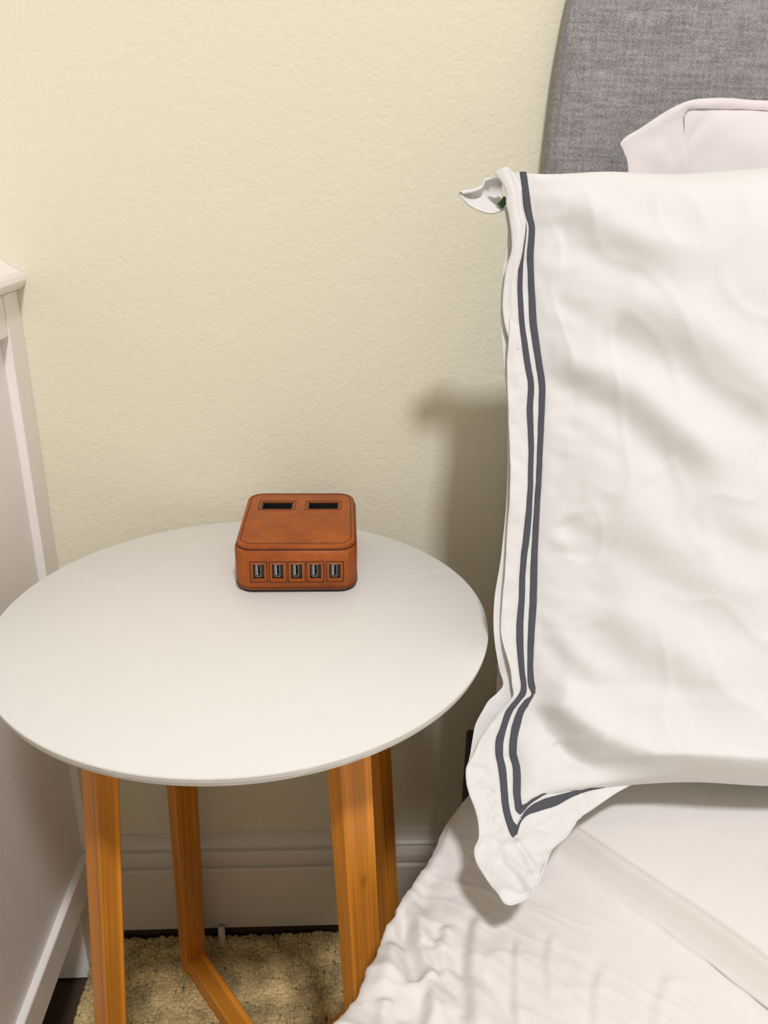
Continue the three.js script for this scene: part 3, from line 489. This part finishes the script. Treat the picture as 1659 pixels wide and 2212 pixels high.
    const g = f.map(s => { const row = []; for (let k = 0; k <= 10; k++) { const q = k / 10, j = q < 0.5 ? 0 : 2, ff = q < 0.5 ? q * 2 : q * 2 - 1, u = lerp(s[j], s[j + 2], ff), v = lerp(s[j + 1], s[j + 3], ff); const fl = 1 - sstep(0.085, 0.14, v), w = 0.0008 + 0.0034 * fl + 0.0028 * fl * Math.sin(Math.PI * q) - 0.0015 * Math.exp(-Math.pow((q - 0.5) / 0.08, 2)) + 0.0006 * N(u * 150, v * 90, 5) - 0.001 * sstep(0.12, 0.162, v); row.push(at(u, v, w)); } return row; });
    part('flange_fold', sheet(g, 0.0012), M.cotton, t);
  }
  { // corner of the back flange curling out to the left, with its care label
    const up = cr([[.1682, .3276, -.050], [.1764, .3289, -.052], [.1822, .3306, -.053], [.1849, .3325, -.054], [.1867, .3364, -.055], [.1918, .3381, -.056], [.2010, .3396, -.057]], 6), lo = cr([[.1682, .3268, -.050], [.1704, .3241, -.047], [.1745, .3200, -.045], [.1813, .3165, -.044], [.1906, .3140, -.046], [.1975, .3148, -.050], [.2035, .3168, -.054]], 6);
    const g = up.map((a, i) => { const b = lo[i], row = []; for (let k = 0; k <= 12; k++) { const f = k / 12; row.push(V(lerp(a[0], b[0], f), lerp(a[1], b[1], f), lerp(a[2], b[2], f) - 0.009 * Math.sin(Math.PI * f) * Math.min(1, i / 8) + 0.0007 * N(a[0] * 200, f * 4, 3))); } return row; });
    part('flange_corner', sheet(g.map(r => r.slice().reverse()), 0.0012), M.cotton, t);
    part('hem', boxUV(new THREE.TubeGeometry(new THREE.CatmullRomCurve3(up.slice(1, -6).map(a => V(a[0], a[1] - 0.0004, a[2] + 0.0005))), 60, 0.0011, 7, false)), M.cotton, t);
    const tag = [[.1966, .3203], [.1979, .3209], [.1992, .3222], [.2002, .3238], [.2016, .3258]].map(([x, y], i) => [V(x, y, -0.0525), V(x + 0.0035, y - 0.0032, -0.0505)]);
    part('care_label', sheet(tag.map(r => r.reverse()), 0.0005), M.green, t, true, 'small green label inside the curled corner');
  }
  // body
  const uL = v => interp(D.map(d => d[1]), D.map(d => d[0]), v) + 0.0002;
  const top = u => sinterp([.21, .2316, .2524, .2733, .3259, .3997, .6, .92], [.0345, .0352, .0342, .0328, .0349, .0300, .03, .035], u);
  const bot = u => sinterp([.2120, .2262, .2443, .2602, .2956, .3455, .4016, .6, .92], [.5072, .5022, .4995, .4978, .4942, .4930, .4967, .5, .5], u);
  const UR = 0.86, NA = 230, NB = 230;
  const cap = (x, w) => { const q = 1 - clamp(x / w); return Math.sqrt(Math.max(0, 1 - q * q)); };
  const soft = (x, w) => { const q = clamp(x / w); return q * (2 - q); };
  // folds: polyline, height, width, kind ('s' = step down below the line, 'r' = ridge, 'v' = valley)
  const folds = [
    [[[.2256, .1799], [.2421, .1829], [.2639, .1917], [.2868, .2044], [.3100, .2274], [.3347, .2481], [.3678, .2743]], .0085, .016, 's'],
    [[[.2700, .1404], [.2961, .1504], [.3322, .1743], [.3577, .1951], [.3893, .2193], [.43, .25]], .0075, .020, 's'],
    [[[.2200, .0750], [.2288, .0755], [.2447, .0714], [.2696, .0869], [.2993, .1056], [.3289, .1308]], .0060, .016, 's'],
    [[[.2243, .2876], [.2330, .3012], [.2405, .3115], [.2542, .3202]], .0028, .008, 's'],
    [[[.2455, .2883], [.2584, .3115], [.2656, .3361], [.2692, .3608]], .0035, .014, 'v'],
    [[[.2663, .2877], [.3008, .3117], [.3424, .3437], [.3840, .3689]], .0045, .022, 's'],
    [[[.2196, .4247], [.2393, .4421], [.2619, .4648], [.2876, .4813], [.3167, .4903], [.3491, .4990], [.3849, .5071]], .016, .017, 's'],
    [[[.2458, .4579], [.2522, .4675], [.2636, .4762], [.2836, .4835]], .0045, .007, 's'],
    [[[.2262, .1066], [.2345, .1191], [.2482, .1349], [.2697, .1571]], .0020, .009, 'v'],
    [[[.2293, .2021], [.2431, .2149], [.2683, .2344], [.2992, .2575]], .0018, .007, 'v'],
    [[[.2285, .3639], [.2366, .3816], [.2537, .4031], [.2770, .4212]], .0030, .011, 's'],
    [[[.2675, .3608], [.2946, .3858], [.3284, .4112], [.3686, .4368]], .0045, .020, 's'],
    [[[.3100, .2474], [.3300, .2700], [.3600, .2950], [.4000, .3200]], .0030, .018, 's'],
    [[[.244, .240], [.2415, .258], [.2395, .276]], .0014, .005, 'v'],
    [[[.2375, .1900], [.2370, .2150], [.2372, .2400], [.2360, .2700]], .0010, .004, 'r'],
    [[[.2345, .2950], [.2340, .3200], [.2345, .3500]], .0010, .004, 'r'],
  ];
  const disp = (u, v) => {
    let w = 0;
    for (const [p, A0, wd, k] of folds) {
      let [d, s] = polyDist(p, u, v); if (Math.abs(d) > 3.2 * wd) continue;
      const taper = sstep(0, 0.12, s) * (1 - sstep(0.75, 1, s)) , q = d / wd;
      // distance is positive below the line (towards larger v)
      if (k === 's') w += -A0 * taper * 1.65 * q * Math.exp(-q * q * 0.9);
      else w += (k === 'r' ? 1 : -1) * A0 * taper * Math.exp(-q * q);
    }
    return w;
  };
  const shell = sgn => {
    const g = [];
    for (let i = 0; i <= NB; i++) {
      const b = i / NB, row = [];
      for (let j = 0; j <= NA; j++) {
        const a = Math.pow(j / NA, 1.35), v0 = lerp(0.034, 0.507, b), l = uL(v0), u = lerp(l, UR, a), v = lerp(top(u), bot(u), b);
        const dl = Math.min(u - l, UR - u), dt = v - top(u), db = bot(u) - v;
        const fade = Math.min(1, dl / 0.02, dt / 0.02, db / 0.02);
        let w = (sgn > 0 ? 0.058 : 0.03) * soft(dl, sgn > 0 ? 0.20 : 0.1) * cap(dt, 0.07) * cap(db, lerp(0.06, 0.018, sstep(0.25, 0.37, u)));
        if (sgn > 0) w += fade * (disp(u, v) + 0.0022 * N(u * 14, v * 14, 12) + 0.0010 * N(u * 40 + v * 20, v * 45 - u * 20, 13) + 0.0012 * Math.pow(Math.max(0, 1 - Math.abs(N(u * 20 - v * 14, v * 9 + u * 12, 17)) * 5), 2)) + 0.0011 * clamp(dl / 0.006) * N(u * 60, v * 95, 14) * (1 - sstep(0.02, 0.07, dl)) * clamp(dt / 0.01) * clamp(db / 0.01);
        row.push(at(u, v, sgn * w));
      }
      g.push(sgn > 0 ? row : row.reverse());
    }
    return sheet(g);
  };
  part('cushion', [shell(1), shell(-1)], M.cotton, t);
}
{ // rear pillow: plain, a little pinker, leaning on the headboard
  const t = thing('pillow', 'plain white flanged pillow leaning on the grey headboard, behind the striped one', 'pillow', [0.6, -0.12, -0.06]);
  const at = (x, y, w = 0) => { const f = (y - 0.41) / (-0.10 - 0.41); x = 0.0816 + (x - 0.0816) * 1.019; y = 0.3387 + (y - 0.3387) * 1.019; return V(x, y + 0.16 * w, lerp(-0.138, -0.052, f) + 0.987 * w); };
  const o = cr([[.330, -.085, .385, -.06], [.325, .0, .38, .0], [.320, .15, .374, .15], [.316, .28, .367, .28], [.3128, .3442, .3631, .344], [.3085, .3590, .3585, .366], [.306, .367, .3548, .383], [.3206, .3764, .3555, .3868], [.3343, .3853, .3565, .389], [.3464, .3922, .3575, .3905], [.3587, .3971, .3594, .392], [.370, .3990, .372, .3925], [.3882, .3998, .3895, .3926], [.418, .3985, .4192, .3923], [.5, .395, .5, .387], [.7, .39, .7, .382], [.95, .39, .93, .38]], 8);
  const g = o.map(s => { const row = []; for (let k = 0; k <= 10; k++) { const f = k / 10, x = lerp(s[0], s[2], f), y = lerp(s[1], s[3], f); row.push(at(x, y, 0.003 * N(x * 30, y * 30, 21) * (1 - f) + 0.0015 * N(x * 90, y * 60, 22) + 0.0012 * Math.sin(f * Math.PI) + 0.0022 * Math.exp(-Math.pow((x - 0.342 + (y - 0.35) * 0.3) / 0.005, 2)) * (1 - sstep(0.355, 0.375, y)))); } return row; });
  part('flange', sheet(g, 0.0015), M.cottonPink, t);
  const xl = y => sinterp([-.085, .0, .15, .28, .344, .366, .392, .40], [.385, .38, .374, .367, .3631, .3585, .356, .357], y);
  const yt = x => sinterp([.35, .36, .39, .42, .5, .7, .94], [.391, .392, .3925, .3922, .387, .382, .38], x);
  const shell = sgn => { const gg = []; for (let i = 0; i <= 120; i++) { const row = []; for (let j = 0; j <= 130; j++) { const a = Math.pow(j / 130, 1.3), b = i / 120, y0 = lerp(.392, -.08, b), l = xl(y0), x = lerp(l, .93, a), y = lerp(yt(x), -.08, b), dl = Math.min(x - l, .93 - x), dt = yt(x) - y, db = y + .08; const c = (q, w) => { const p = 1 - clamp(q / w); return Math.sqrt(Math.max(0, 1 - p * p)); }; const w = 0.024 * sstep(-0.03, 0.10, dl) * c(dl, 0.05) * c(dt, 0.075) * c(db, 0.05) + (sgn > 0 ? Math.min(1, dl / 0.01, dt / 0.01) * (0.0016 * N(x * 30, y * 34, 31) - 0.0028 * Math.exp(-Math.pow((dl - 0.8 * (0.028 - dt)) / 0.005, 2)) * (1 - sstep(0.018, 0.035, dl))) : 0); row.push(at(x, y, sgn * w)); } gg.push(sgn > 0 ? row : row.reverse()); } return sheet(gg); };
  part('cushion', [shell(1), shell(-1)], M.cottonPink, t);
}

// ---------------------------------------------------------------- ceiling light (outside the frame): square surface-mounted panel
{
  const t = thing('ceiling_light', 'square white panel light fixed to the ceiling above the bed', 'lamp', [LAMP.x, RY1, LAMP.z]);
  const x = LAMP.x, z = LAMP.z, y0 = LAMP.y + 0.004, h = 0.11, o = 0.125;
  part('housing', [box(x - o, x + o, y0 + 0.006, RY1 - 0.001, z - o, z + o), box(x - o, x - h - 0.001, y0 - 0.001, y0 + 0.006, z - o, z + o), box(x + h + 0.001, x + o, y0 - 0.001, y0 + 0.006, z - o, z + o), box(x - h, x + h, y0 - 0.001, y0 + 0.006, z - o, z - h - 0.001), box(x - h, x + h, y0 - 0.001, y0 + 0.006, z + h + 0.001, z + o)], M.ceiling, t);
  part('diffuser', box(x - h, x + h, y0, y0 + 0.005, z - h, z + h), M.glow, t);
}

renderer.render(scene, camera);
